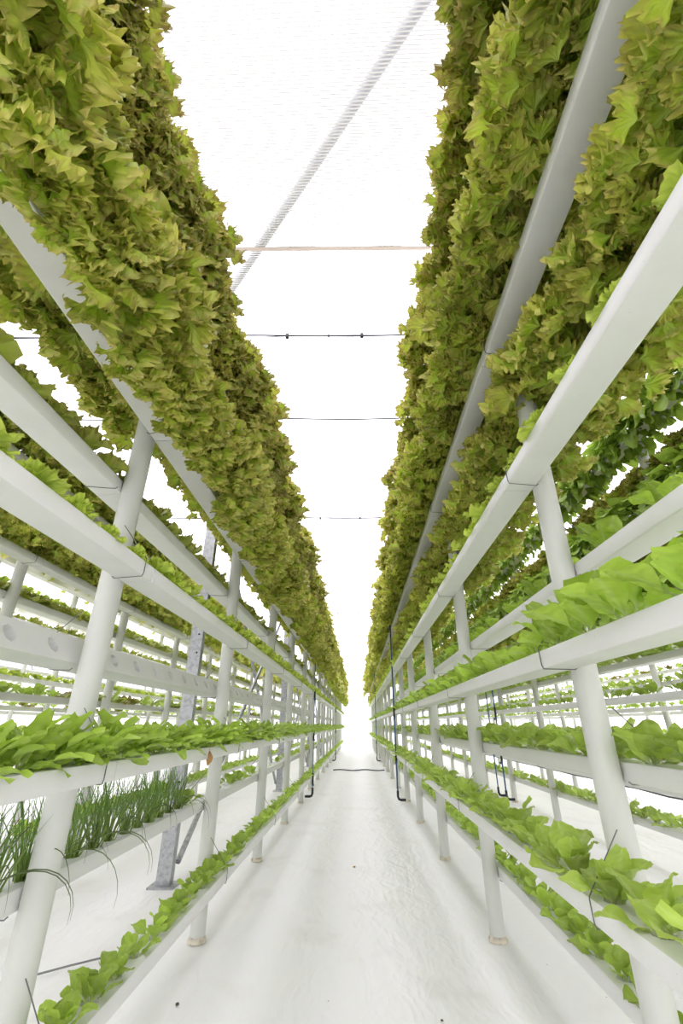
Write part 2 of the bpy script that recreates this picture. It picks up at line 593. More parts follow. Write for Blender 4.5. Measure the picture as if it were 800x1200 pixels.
# what grows where: holes per bay, kind;  E = +x side, W = -x side
PLAN = {
    (-1, 0): {'E': [(11, 'seedling'), (14, 'rocket'), (9, 'baby'), (6, 'frilly'), (6, 'frilly_red')],
              'W': [(13, 'chive'), (8, None), (10, 'baby_red'), (6, 'frilly'), (6, 'frilly')]},
    (1, 0): {'W': [(8, 'romaine'), (8, 'choi'), (7, 'baby'), (6, 'frilly'), (6, 'frilly_red')],
             'E': [(11, 'seedling'), (8, 'romaine'), (5, 'choi'), (6, 'frilly'), (6, 'frilly')]},
    (1, 1): {'W': [(8, 'romaine'), (10, 'seedling'), (7, 'dark'), (7, 'dark'), (7, 'dark')],
             'E': [(8, 'romaine'), (8, 'romaine'), (7, 'romaine'), (6, 'frilly'), (6, 'frilly_red')]},
    (-1, 1): {'E': [(8, 'romaine'), (8, 'mixed'), (12, 'baby'), (6, 'frilly'), (6, 'frilly')],
              'W': [(8, 'romaine'), (8, 'mixed'), (12, 'baby_red'), (6, 'frilly'), (6, 'frilly')]},
    (1, 2): {'W': [(8, 'mixed'), (8, 'seedling'), (8, 'romaine'), (6, 'frilly'), (6, 'frilly')],
             'E': [(8, 'mixed'), (8, 'mixed'), (8, 'romaine'), (6, 'frilly'), (6, 'frilly')]},
    (-1, 2): {'E': [(8, 'romaine'), (8, 'mixed'), (8, 'baby'), (8, 'baby_red'), (6, 'frilly')],
              'W': [(8, 'mixed'), (8, 'mixed'), (8, 'baby_red'), (8, 'baby'), (6, 'frilly')]},
    (1, 3): {'W': [(6, 'romaine'), (6, 'mixed'), (6, 'mixed'), (6, 'frilly'), (6, 'frilly')],
             'E': [(6, 'romaine'), (6, None), (6, None), (6, None), (6, None)]},
    (-1, 3): {'E': [(6, 'romaine'), (6, 'mixed'), (6, 'mixed'), (6, 'baby'), (6, 'baby_red')],
              'W': [(6, 'romaine'), (6, None), (6, None), (6, None), (6, None)]},
}
LEVEL_TXT = ['lowest', 'second-lowest', 'middle', 'second-highest', 'topmost']
SPOTS = []        # planned plants
for X, sg, k in RACKS:
    nb = int((Y_END - Y0[sg]) / BAY[sg])
    for side in 'EW':
        s = 1 if side == 'E' else -1
        aisle_side = (s == -sg)
        for lv in range(5):
            z = (LEVEL_E if side == 'E' else LEVEL_W)[lv]
            holes, kind = PLAN[sg, k][side][lv]
            xg = X + s * (PR + GW / 2)
            row = f'{LEVEL_TXT[lv]} {"aisle-side" if aisle_side else "far-side"} gutter of {WHO[sg, k]}'
            t = bpy.data.objects.new('growing_gutter', None)
            COL.objects.link(t)
            t.location = (xg, Y0[sg] - BAY[sg], z)
            extra = ', empty of plants' if kind is None else ''
            tag(t, f'long white plastic growing gutter, {LEVEL_TXT[lv]} on {"aisle side" if aisle_side else "far side"} of {WHO[sg, k]}' + extra, 'gutter',
                'growing gutters of the ' + WHO[sg, k])
            split = 7 if k == 0 else (4 if k == 1 else 0)
            for i in range(split):
                c = link('channel_section', section(sg, 1, holes, True), t, loc=(random.uniform(-0.0015, 0.0015), i * BAY[sg], random.uniform(-0.002, 0.001)))
            if kind is None and k == 0:            # the empty gutter is tipped on its side, holes towards the aisle
                for ch in t.children:
                    ch.location.x -= 0.035
                    ch.location.z += 0.045
                    ch.rotation_euler = (0, math.radians(62), 0)
            rest = nb + 1 - split
            c = link('channel_section', section(sg, rest, 0, False), t, loc=(0, split * BAY[sg], 0))
            if k < 2:
                for i in range(9 if k == 0 else 4):
                    link('wire_hanger', HANG[s], t, loc=(X - xg, (i + 1) * BAY[sg] - PR * 0.6 - random.uniform(0.01, 0.05), 0))
            if kind is None:
                continue
            cell = BAY[sg] / holes
            for j in range(int((nb + 1) * holes)):
                y = Y0[sg] - BAY[sg] + (j + 0.5) * cell
                SPOTS.append(dict(kind=kind, x=xg, y=y, z=z + GH, row=row, s=s, sg=sg, k=k, lv=lv, side=side, aisle=aisle_side))


# ------------------------------------------------------------------ leaves
def lerp3(a, b, t):
    return np.asarray(a)[None] * (1 - t[:, None]) + np.asarray(b)[None] * t[:, None]


def grid_faces(nu, nv):
    i = np.arange(nu - 1)[:, None] * nv + np.arange(nv - 1)[None]
    return np.stack([i, i + 1, i + nv + 1, i + nv], -1).reshape(-1, 4)


def fan_leaf(rg, rows, ncol, L, phim, c_base, c_mid, c_edge, ruf=0.02, frill=0.012, bend=1.0, elev=0.3, edge0=0.72, waves=3.5, fw=37):
    """Frilled fan-shaped leaf. Base at the origin, grows towards +y, arches over."""
    rho = np.array(rows)
    ph = np.linspace(-1, 1, ncol)
    R, P = np.meshgrid(rho, ph, indexing='ij')
    p1, p2, p3 = rg.uniform(0, 6.28, 3)
    fine = ncol > 28
    jit = 0.12 if fine else (0.5 if ncol > 15 else 0.9)
    fm = fw / 3.1
    lob = 0.07 * np.sin(3.1 * P + p1) + (0.045 if fine else 0.09) * np.sin(fm * P + p2) + (0.06 * np.sin(fw * P + p3) if fine else 0) + jit * rg.uniform(-0.1, 0.1, ncol)[None, :]
    lob = 1 + lob * R ** 2
    rad = R * lob * (1 - 0.16 * P ** 2)
    ang = P * phim * (0.35 + 0.65 * np.minimum(1, R * 1.6))
    e = np.clip((R - edge0) / (1 - edge0), 0, 1)
    e2 = np.clip((R - 0.25) / 0.75, 0, 1)
    ang = ang + (0.03 * e * np.sin(fw * P + p3 + 1.2) if fine else 0)
    x = L * rad * np.sin(ang)
    y = L * rad * np.cos(ang) * 0.95
    d = ruf * R ** 1.5 * np.sin(waves * P + p3 + 2.0 * R)
    d += frill * e2 * (1.1 * np.sin(fm * P + p1 + 3.0 * R) + (0.95 * np.sin(fw * P + p2 + 2 * R) * (0.25 + 0.75 * e) if fine else 0) + 0.7 * jit * rg.uniform(-1, 1, R.shape))
    kx, ky = 6.283 / (0.27 * L), 6.283 / (0.24 * L)
    d += frill * e2 * (1.15 * np.sin(kx * x + p2) * np.sin(ky * y + p3) + (0.5 * np.sin(2.1 * kx * x + p1) * np.sin(1.9 * ky * y + p2) if fine else 0))
    x = x + 0.6 * jit * frill * e2 * rg.uniform(-1, 1, R.shape)
    y = y + 0.6 * jit * frill * e2 * rg.uniform(-1, 1, R.shape)
    # bend along its length
    th = elev - bend * (y / L)
    th0 = elev
    k = bend / L if abs(bend) > 1e-3 else 1e-3
    yy = (math.sin(th0) - np.sin(th)) / k * 1.0
    yy = np.where(np.abs(k) < 1e-6, y * math.cos(th0), (np.sin(th0) - np.sin(th0 - k * y)) / k)
    zz = (np.cos(th0 - k * y) - np.cos(th0)) / k
    ny, nz = -np.sin(th), np.cos(th)
    cup = 0.35 * (x ** 2) / L
    V = np.stack([x, yy + ny * (d + cup), zz + nz * (d + cup)], -1).reshape(-1, 3)
    r = R.ravel()
    t1 = np.clip(r / 0.45, 0, 1)
    C = lerp3(c_base, c_mid, t1)
    ee = np.clip(e.ravel() * rg.uniform(0.2, 1.25, len(r)), 0, 1)
    C = C * (1 - ee[:, None]) + np.asarray(c_edge)[None] * ee[:, None]
    C *= rg.uniform(0.88, 1.1, (len(r), 1))
    return V.astype(np.float32), grid_faces(len(rows), ncol), C.astype(np.float32)


def blade_leaf(rg, nu, nv, L, W, c_stem, c_leaf, stem=0.3, elev=1.1, bend=0.9, wave=0.006, waves=9, lobes=0.0, nlobe=9, cup=0.25, tipw=1.2):
    """Stalked leaf: narrow pale stalk, oval blade with a wavy margin; grows to +y."""
    u = np.linspace(0, 1, nu)
    v = np.linspace(-1, 1, nv)
    U, Vv = np.meshgrid(u, v, indexing='ij')
    ub = np.clip((U - stem) / (1 - stem), 0, 1)
    prof = np.abs(np.sin(np.pi * np.clip(ub, 0, 1) ** tipw)) ** 0.65
    prof = np.maximum(prof, 0)
    wloc = W * (prof * (1 + lobes * np.sin(nlobe * np.pi * ub + rg.uniform(0, 6)))) + 0.05 * W + 0.05 * W * (1 - U)
    wloc = wloc * (1 + 0.025 * rg.uniform(-1, 1, (nu, 1)))
    wloc = np.where(U > 0.999, 0.30 * W, wloc)
    x = Vv * wloc
    s = U * L - 0.10 * L * np.abs(Vv) ** 2 * (ub > 0) * prof * 0.6
    th = elev - bend * s / L
    k = bend / L if abs(bend) > 1e-3 else 1e-3 / L
    yy = (np.sin(elev) - np.sin(elev - k * s)) / k
    zz = (np.cos(elev - k * s) - np.cos(elev)) / k
    yy, zz = np.abs(yy) * np.sign(yy), zz
    p = rg.uniform(0, 6.28)
    d = wave * np.abs(Vv) ** 2 * np.sin(waves * U + p + (Vv > 0) * 1.7) * (ub > 0) + cup * (x ** 2) / W
    d = d + 0.3 * wave * rg.uniform(-1, 1, U.shape) * (np.abs(Vv) > 0.6)
    d = d + 0.07 * W * np.sin(26 * U + 2.2 * np.abs(Vv) * 3 + p) * np.sin(np.pi * np.abs(Vv)) * (ub > 0)      # puckers between the side veins
    # arc with elevation: tangent (cos th, sin th)
    py = np.cumsum(np.vstack([np.zeros((1, nv)), np.cos(th[:-1]) * np.diff(s, axis=0)]), axis=0)
    pz = np.cumsum(np.vstack([np.zeros((1, nv)), np.sin(th[:-1]) * np.diff(s, axis=0)]), axis=0)
    ny, nz = -np.sin(th), np.cos(th)
    P = np.stack([x, py + ny * d, pz + nz * d], -1).reshape(-1, 3)
    mid = (np.abs(Vv) < 0.2).ravel()
    t = np.clip((U.ravel() - stem * 0.6) / 0.2, 0, 1)
    C = lerp3(c_stem, c_leaf, t)
    C[mid] = C[mid] * 0.75 + np.asarray(c_stem)[None] * 0.25
    C *= rg.uniform(0.9, 1.1, (len(C), 1))
    return P.astype(np.float32), grid_faces(nu, nv), C.astype(np.float32)


def chive_blade(rg, L, elev, bend, c0, c1, r0=0.0024, n=7):
    s = np.linspace(0, L, n)
    th = elev - bend * (s / L) ** 1.5
    py = np.concatenate([[0], np.cumsum(np.cos(th[:-1]) * np.diff(s))])
    pz = np.concatenate([[0], np.cumsum(np.sin(th[:-1]) * np.diff(s))])
    r = r0 * (1 - (s / L) ** 2 * 0.85)
    V = []
    for j in range(3):
        a = j * 2.0944
        V.append(np.stack([r * math.cos(a), py + r * math.sin(a) * -np.sin(th), pz + r * math.sin(a) * np.cos(th)], -1))
    V = np.stack(V, 1).reshape(-1, 3)
    F = []
    for i in range(n - 1):
        for j in range(3):
            F.append([i * 3 + j, i * 3 + (j + 1) % 3, i * 3 + 3 + (j + 1) % 3, i * 3 + 3 + j])
    C = lerp3(c0, c1, np.repeat(s / L, 3))
    return V.astype(np.float32), np.array(F), C.astype(np.float32)


# leaf colours (the leaf's own pigment)
G_PALE, G_MID, G_YEL = (0.50, 0.64, 0.13), (0.41, 0.57, 0.045), (0.78, 0.79, 0.14)
BRONZE, RUST = (0.68, 0.50, 0.22), (0.46, 0.26, 0.13)
HI_ROWS, LO_ROWS, LO2_ROWS = (0.06, 0.34, 0.53, 0.68, 0.81, 0.92, 1.0), (0.1, 0.5, 0.78, 1.0), (0.15, 0.7, 1.0)


def spin(az, tilt=0.0, roll=0.0, loc=(0, 0, 0), sc=1.0):
    return Matrix.Translation(loc) @ Matrix.Rotation(az, 4, 'Z') @ Matrix.Rotation(tilt, 4, 'X') @ Matrix.Rotation(roll, 4, 'Y') @ Matrix.Scale(sc, 4)


class Kind:
    """leaves[lod] : list of (V,F,C); variants: list of [(leaf index, matrix)]"""

    def __init__(self, lods, variants, part='leaf', lod_keep=None):
        self.lods, self.variants, self.part = lods, variants, part
        self.lod_keep = lod_keep or [1.0] * len(lods)
        self.leaf_me, self.plant_me = {}, {}

    def leaf_mesh(self, i):
        if i not in self.leaf_me:
            V, F, C = self.lods[0][i]
            self.leaf_me[i] = mesh_np('leaf', V, F, M_LEAF, C)
        return self.leaf_me[i]

    def arrays(self, var, lod):
        Vs, Fs, Cs, n = [], [], [], 0
        rg = np.random.default_rng(var * 7 + lod)
        lst = self.variants[var]
        step = 1.0 / self.lod_keep[lod]
        idx = [int(q * step) for q in range(int(len(lst) / step))]
        for q in idx:
            li, M = lst[q]
            V, F, C = self.lods[lod][li % len(self.lods[lod])]
            A = np.array(M, dtype=np.float32)
            if step > 1.3:
                A = A.copy()
                A[:3, :3] *= min(1.8, step ** 0.33)
            Vs.append(V @ A[:3, :3].T + A[:3, 3])
            Fs.append(F + n)
            Cs.append(C * rg.uniform(0.85, 1.12))
            n += len(V)
        return np.concatenate(Vs), np.concatenate(Fs), np.concatenate(Cs)

    def plant_mesh(self, var, lod):
        if (var, lod) not in self.plant_me:
            V, F, C = self.arrays(var, lod)
            self.plant_me[var, lod] = mesh_np('plant', V, F, M_LEAF, C)
        return self.plant_me[var, lod]


def frilly_kind(seed, red):
    rg = np.random.default_rng(seed)
    lods = []
    for rows, nc in ((HI_ROWS, 36), (LO_ROWS, 14), (LO2_ROWS, 8)):
        lv = []
        rg2 = np.random.default_rng(seed)
        for i in range(6):
            f = rg2.uniform(0, 1)
            yel = np.array(G_MID) * (1 - 0.6 * f) + np.array(G_YEL) * 0.6 * f
            edge = np.array(BRONZE) * red + np.array(G_YEL) * (1 - red) if i % 2 else np.array(RUST) * red + yel * (1 - red)
            lv.append(fan_leaf(rg2, rows, nc, 0.064, 1.05, G_PALE, yel, edge, ruf=0.011, frill=0.0085, fw=27,
                               bend=0.75 + 0.25 * i / 6, elev=0.2, edge0=0.62))
        lods.append(lv)
    variants = []
    for v in range(3):                           # 0-1 upright heads, 2 heads that spill over the +x edge of the gutter
        lst = []
        n = 230
        for j in range(n):
            t = j / (n - 1)                      # 0 outer .. 1 inner
            az = j * 2.39996 + rg.uniform(-0.3, 0.3) + v
            elev = -0.3 + 1.5 * t ** 0.9 + rg.uniform(-0.4, 0.4)
            sc = (1.15 - 0.2 * t) * rg.uniform(0.75, 1.2)
            off = (0.205 * (1 - t) ** 0.55) * rg.uniform(0.4, 1.1)
            z = 0.015 + 0.17 * t ** 0.8 + 0.06 * (1 - t) * rg.uniform(0, 1)
            lst.append((int(rg.integers(0, 6)), spin(az, elev, rg.uniform(-0.7, 0.7), (-math.sin(az) * off, math.cos(az) * off, z), sc)))
        if v >= 2:
            for j in range(64):
                az = -math.pi / 2 + rg.uniform(-0.9, 0.9)
                q = rg.uniform(0, 1)
                loc = (rg.uniform(0.075, 0.19 - 0.05 * q), rg.uniform(-0.15, 0.15), 0.05 - 0.16 * q)
                lst.append((int(rg.integers(0, 6)), spin(az, rg.uniform(-1.3, -0.3), rg.uniform(-0.6, 0.6), loc, rg.uniform(0.8, 1.2))))
            rg.shuffle(lst)
        variants.append(lst)
    return Kind(lods, variants, lod_keep=[1.0, 0.85, 0.12])


def baby_kind(seed, red):
    rg = np.random.default_rng(seed)
    lods = []
    for rows, nc in (((0.08, 0.35, 0.6, 0.82, 1.0), 31), ((0.1, 0.6, 1.0), 9)):
        rg2 = np.random.default_rng(seed)
        lv = []
        for i in range(4):
            mid = np.array((0.50, 0.66, 0.08)) * (1 - red * 0.5) + np.array((0.25, 0.2, 0.06)) * red * 0.5
            edge = np.array((0.68, 0.78, 0.14)) * (1 - red) + np.array((0.22, 0.07, 0.07)) * red
            lv.append(fan_leaf(rg2, rows, nc, 0.085, 0.95, G_PALE, mid, edge, ruf=0.010, frill=0.007, bend=0.8, elev=0.2, edge0=0.55, fw=22))
        lods.append(lv)
    variants = []
    for v in range(4):
        lst = []
        for j in range(9):
            t = j / 8
            az = j * 2.39996 + v * 1.3 + rg.uniform(-0.3, 0.3)
            lst.append((int(rg.integers(0, 4)), spin(az, 0.25 + 0.9 * t + rg.uniform(-0.15, 0.15), rg.uniform(-0.3, 0.3), (0, 0, 0.0 + 0.012 * t), (1.1 - 0.35 * t) * rg.uniform(0.85, 1.15))))
        variants.append(lst)
    return Kind(lods, variants, lod_keep=[1.0, 0.7])


def stalk_kind(seed, n, L, W, c_stem, c_leaf, stem, elev_rng, bend, res=((10, 7), (5, 3)), spread=0.006, tiltvar=0.2, szr=(0.75, 1.1), **kw):
    rg = np.random.default_rng(seed)
    lods = []
    for nu, nv in res:
        rg2 = np.random.default_rng(seed)
        lv = []
        for i in range(5):
            f = 0.8 + 0.35 * rg2.uniform(0, 1)
            cl = np.array(c_leaf) * f
            lv.append(blade_leaf(rg2, nu, nv, L, W * rg2.uniform(0.85, 1.15), c_stem, cl, stem=stem, elev=0.0, bend=bend * rg2.uniform(0.7, 1.3), **kw))
        lods.append(lv)
    variants = []
    for v in range(5):
        lst = []
        m = n + int(rg.integers(-1, 2))
        for j in range(m):
            t = j / max(1, m - 1)
            az = j * 2.39996 + v * 1.7 + rg.uniform(-0.4, 0.4)
            el = elev_rng[0] + (elev_rng[1] - elev_rng[0]) * t + rg.uniform(-tiltvar, tiltvar)
            lst.append((int(rg.integers(0, 5)), spin(az, el, rg.uniform(-0.35, 0.35), (-math.sin(az) * spread, math.cos(az) * spread, -0.006), rg.uniform(*szr))))
        variants.append(lst)
    return Kind(lods, variants, lod_keep=[1.0, 0.85])


def chive_kind(seed):
    rg = np.random.default_rng(seed)
    lv = [chive_blade(rg, 0.24 * rg.uniform(0.75, 1.1), 0.0, rg.uniform(0.1, 0.7), (0.36, 0.50, 0.12), (0.14, 0.30, 0.05)) for i in range(6)]
    lv += [chive_blade(rg, 0.27, 0.0, rg.uniform(2.2, 2.8), (0.22, 0.32, 0.08), (0.13, 0.16, 0.07), 0.0018, 12) for i in range(3)]
    variants = []
    for v in range(4):
        lst = []
        for j in range(34):
            az = rg.uniform(0, 6.28)
            el = rg.uniform(1.1, 1.6)
            r = rg.uniform(0, 0.02)
            lst.append((int(rg.integers(0, 6)), spin(az, el, 0, (-math.sin(az) * r, math.cos(az) * r, -0.01), rg.uniform(0.7, 1.1))))
        for j in range(1 + v % 3):               # long blades hanging over the edge
            az = -math.pi / 2 + rg.uniform(-0.9, 0.9)
            lst.append((6 + int(rg.integers(0, 3)), spin(az, rg.uniform(0.5, 1.0), 0, (0, 0, 0), rg.uniform(0.8, 1.3))))
        variants.append(lst)
    return Kind([lv, lv], variants, part='blade', lod_keep=[1.0, 0.5])


KINDS = {
    'frilly': frilly_kind(3, 0.62),
    'frilly_red': frilly_kind(4, 0.85),
    'baby': baby_kind(5, 0.0),
    'baby_red': baby_kind(6, 0.55),
    'red': baby_kind(7, 1.0),
    'seedling': stalk_kind(8, 7, 0.095, 0.030, (0.54, 0.64, 0.26), (0.41, 0.57, 0.08), 0.2, (0.7, 1.4), 0.5, res=((16, 9), (6, 5)), wave=0.006, lobes=0.03, nlobe=11, tipw=1.7),
    'romaine': stalk_kind(9, 9, 0.135, 0.038, (0.58, 0.66, 0.32), (0.41, 0.55, 0.09), 0.15, (0.55, 1.4), 0.65, res=((18, 9), (6, 5)), wave=0.010, lobes=0.035, nlobe=13, tipw=1.6),
    'choi': stalk_kind(10, 9, 0.165, 0.048, (0.60, 0.70, 0.36), (0.40, 0.57, 0.07), 0.25, (0.6, 1.4), 0.6, res=((18, 9), (7, 5)), wave=0.010, lobes=0.03, nlobe=13, tipw=1.6),
    'rocket': stalk_kind(12, 22, 0.145, 0.017, (0.47, 0.58, 0.2), (0.37, 0.53, 0.065), 0.25, (0.55, 1.45), 1.0, res=((16, 5), (7, 3)), wave=0.008, lobes=0.2, nlobe=7, tipw=1.2),
    'dark': stalk_kind(13, 80, 0.15, 0.032, (0.36, 0.48, 0.12), (0.27, 0.40, 0.045), 0.3, (-0.5, 1.4), 1.2, res=((9, 5), (4, 3)), spread=0.06, tiltvar=0.4, szr=(0.6, 1.45), wave=0.012, lobes=0.12, nlobe=6),
    'chive': chive_kind(14),
}
INFO = {   # object name, category, look, group, max individuals, individuals split into leaves, size for picking
    'frilly': ('frilly_lettuce', 'lettuce', 'frilly green lettuce with bronze edges', 'large frilly lettuces', 330, 2, 0.27),
    'frilly_red': ('red_edged_lettuce', 'lettuce', 'frilly lettuce with rust-red edges', 'red-edged frilly lettuces', 200, 1, 0.27),
    'baby': ('baby_lettuce', 'lettuce', 'small curly pale-green lettuce', 'small curly lettuces', 260, 12, 0.09),
    'baby_red': ('bronze_baby_lettuce', 'lettuce', 'small curly bronze-tinged lettuce', 'small bronze lettuces', 160, 6, 0.09),
    'red': ('red_lettuce', 'lettuce', 'small dark-red lettuce', 'small dark-red lettuces', 120, 0, 0.09),
    'seedling': ('lettuce_seedling', 'seedling', 'young bright-green lettuce seedling', 'young lettuce seedlings', 260, 22, 0.08),
    'romaine': ('romaine_lettuce', 'lettuce', 'young green upright lettuce', 'young upright lettuces', 260, 18, 0.12),
    'choi': ('leaf_cabbage', 'cabbage', 'broad-leaved young green cabbage plant', 'young leaf cabbages', 230, 12, 0.16),
    'rocket': ('salad_rocket', 'rocket plant', 'leafy salad rocket plant with arching leaves', 'rocket plants', 240, 8, 0.14),
    'dark': ('dark_leafy_herb', 'herb', 'dense dark-green leafy herb bush', 'dark leafy herbs', 160, 4, 0.2),
    'chive': ('chive_clump', 'chives', 'clump of thin dark-green chives', 'chive clumps', 60, 0, 0.2),
}
STUFF_LABEL = {
    'frilly': 'unbroken masses of frilly green lettuce along the distant upper gutters', 'frilly_red': 'distant rows of red-edged frilly lettuce high on racks',
    'baby': 'distant rows of tiny pale-green lettuces in white gutters', 'baby_red': 'distant rows of tiny bronze lettuces in white gutters',
    'red': 'scattered tiny dark-red lettuces in distant gutters', 'seedling': 'distant bright-green rows of lettuce seedlings in low gutters',
    'romaine': 'distant rows of young upright green lettuce in low gutters', 'choi': 'distant rows of young leaf cabbage',
    'rocket': 'distant rocket plants in a gutter', 'dark': 'distant dark-green leafy herbs on the outer racks', 'chive': 'distant chives'}

# resolve kinds per spot, jitter
r = random.Random(77)
plants = {}
for sp in SPOTS:
    kd = sp['kind']
    if kd == 'mixed':
        q = r.random()
        kd = 'red' if q < 0.28 else ('romaine' if q < 0.75 else 'seedling')
    if kd == 'chive' and sp['y'] > 2.75:
        if r.random() < 0.5:
            continue
        kd = 'seedling'
    if kd == 'rocket' and False:
        continue
    if kd in ('baby', 'seedling', 'romaine') and sp['y'] > 3 and r.random() < 0.04:
        continue
    if sp['k'] >= 2 and sp['y'] > 18:
        continue
    big = kd.startswith('frilly') or kd == 'dark'
    s = r.uniform(0.86, 1.12)
    tilt = 0.0
    dx = 0.0
    if big:
        droop = sp['sg'] < 0 and sp['k'] == 0 and (sp['side'] == 'E' or sp['y'] < 1.7)
        tilt = sp['s'] * (r.uniform(0.1, 0.3) if droop else r.uniform(0.05, 0.25))    # big heads lean out over the gutter's edge
        dx = sp['s'] * (0.02 if droop else 0.015)
        s = r.choice((r.uniform(0.85, 1.0), r.uniform(1.0, 1.12), r.uniform(1.12, 1.28))) * (1.1 if droop and sp['side'] == 'W' else 1.0) * (1.0 if sp['k'] == 0 else (0.88 if kd == 'dark' else 0.85))
    if kd == 'romaine' and sp['k'] == 0 and sp['side'] == 'W':
        s *= 1.0
    if kd == 'baby' and sp['k'] == 0:
        s *= 0.82 if sp['y'] < 1.5 else 1.05
    if kd == 'choi':
        s *= r.uniform(0.55, 0.7) if sp['side'] == 'E' else (1.05 if sp['y'] < 1.3 else r.uniform(0.65, 0.85))
    x, y, z = sp['x'] + dx + r.uniform(-0.006, 0.006), sp['y'] + r.uniform(-0.012, 0.012), sp['z'] - (0.004 if not big else 0.0)
    p = project(x, y, z + (0.06 if big else 0.03))
    size = INFO[kd][6]
    inframe, px = False, 0.0
    if p:
        px = FPX * size / p[2]
        m = px * 2.0 + 40 if big else px * 0.6
        inframe = -m < p[0] < 800 + m and -m < p[1] < 1200 + m
    sp.update(kd=kd, X=x, Y=y, Z=z, tilt=tilt, sc=s, rz=r.uniform(0, 6.283) if kd != 'chive' else (r.uniform(-0.5, 0.5) if sp['s'] > 0 else r.uniform(-0.5, 0.5)),
              inframe=inframe, px=px * (1.0 if sp['k'] == 0 else (0.55 if sp['k'] == 1 else 0.2)), var=r.randrange(4))
    if big and kd != 'dark':
        sp['var'] = 2 if droop else r.randrange(2)
        if droop:
            sp['rz'] = (0.0 if sp['s'] > 0 else math.pi) + r.uniform(-0.45, 0.45)
    plants.setdefault(kd, []).append(sp)

ROWCOUNT = {}
for kd, lst in plants.items():
    name, cat, look, grp, nmax, nsplit, size = INFO[kd]
    K = KINDS[kd]
    vis = sorted([s for s in lst if s['inframe'] and s['k'] < 3], key=lambda s: -s['px'])
    indiv = vis[:nmax]
    rest = [s for s in lst if not any(s is q for q in ())]
    chosen = set(id(s) for s in indiv)
    rest = [s for s in lst if id(s) not in chosen]
    splits = set(id(s) for s in [q for q in indiv if q['k'] == 0 or kd == 'dark'][:nsplit])
    indiv.sort(key=lambda s: (s['row'], s['y']))
    for s in indiv:
        c = ROWCOUNT[s['row']] = ROWCOUNT.get(s['row'], 0)
    rows = {}
    for s in indiv:
        rows.setdefault(s['row'], []).append(s)
    for row, ss in rows.items():
        for i, s in enumerate(ss):
            bay = int(math.floor((s['y'] - Y0[s['sg']]) / BAY[s['sg']])) + 1
            if i < 20:
                lab = f'{look}, {ORD[i + 1]} along {row}'
            else:
                lab = f'{look} past {ORD[min(bay, 20)]} post, {row}'
            rot = (0, s['tilt'], 0)
            R = Euler((0, s['tilt'], 0)).to_matrix().to_4x4() @ Matrix.Rotation(s['rz'], 4, 'Z')
            var = s['var'] % len(K.variants)
            if id(s) in splits:
                t = bpy.data.objects.new(name, None)
                COL.objects.link(t)
                t.location = (s['X'], s['Y'], s['Z'])
                t.rotation_euler = R.to_euler()
                t.scale = (s['sc'],) * 3
                for li, M in K.variants[var]:
                    o = bpy.data.objects.new(K.part, K.leaf_mesh(li))
                    COL.objects.link(o)
                    o.parent = t
                    o.matrix_local = M
            else:
                lod = 0 if (s['y'] < (7 if size > 0.2 else 4) and s['k'] < 2) else 1
                t = link(name, K.plant_mesh(var, lod), None, (s['X'], s['Y'], s['Z']), R.to_euler(), s['sc'])
            tag(t, lab, cat, f'{grp} in the {row}')
    # everything past that: one object
    Vs, Fs, Cs, n = [], [], [], 0
    cache = {}
    for s in rest:
        d = math.hypot(s['x'], s['y'])
        lod = min(len(K.lods) - 1, 1 if (d < 5 and s['k'] < 2 and not kd.startswith('frilly')) else 2)
        if s['k'] >= 3 or d > 14:
            lod = len(K.lods) - 1
        key = (s['var'] % len(K.variants), lod)
        if key not in cache:
            cache[key] = K.arrays(*key)
        V, F, C = cache[key]
        R = np.array(Euler((0, s['tilt'], 0)).to_matrix() @ Matrix.Rotation(s['rz'], 3, 'Z'), dtype=np.float32) * s['sc']
        Vs.append(V @ R.T + np.array((s['X'], s['Y'], s['Z']), dtype=np.float32))
        Fs.append(F + n)
        Cs.append(C * r.uniform(0.85, 1.15))
        n += len(V)
    if Vs:
        F = np.concatenate(Fs)
        o = link(name + '_rows', mesh_np(name + '_rows', np.concatenate(Vs), F, M_LEAF, np.concatenate(Cs)))
        tag(o, STUFF_LABEL[kd], cat, None, 'stuff')
    print('KIND', kd, len(lst), 'individual', len(indiv), 'rest', len(rest), 'tris', 2 * len(F) if Vs else 0)

# ------------------------------------------------------------------ steel columns and bracing behind the left rack
COLX = -1.36
col_prof = [(-0.05, -0.035), (0.05, -0.035), (0.05, 0.035), (0.035, 0.035), (0.035, -0.023), (-0.035, -0.023), (-0.035, 0.035), (-0.05, 0.035)]
col_me = MB().ring_sweep([[(x, y, z) for x, y in col_prof] for z in (0.0, ROOF_Z - 0.03)]).mesh('channel', M_STEEL)
bolt_me = MB().lathe([(0.008, 0), (0.008, 0.006), (0.004, 0.007)], 8).mesh('bolt', M_BLACK)
foot_me = MB().box((-0.09, -0.08, -0.006), (0.09, 0.08, 0.008)).mesh('foot_plate', M_STEEL)
COLS = [3.85, 8.8, 13.7, 18.6]
for i, y in enumerate(COLS):
    t = bpy.data.objects.new('steel_column', None)
    COL.objects.link(t)
    t.location = (COLX, y, 0)
    tag(t, f'galvanised steel channel column behind the left rack, {ORD[i + 1]} from the camera', 'column', 'steel columns behind the left rack')
    link('channel', col_me, t)
    link('foot_plate', foot_me, t)
    for z in (0.35, 0.45, 0.62, 1.55, 1.7, 2.1):
        link('bolt', bolt_me, t, loc=(0.02, -0.035, z), rot=(math.pi / 2, 0, 0))
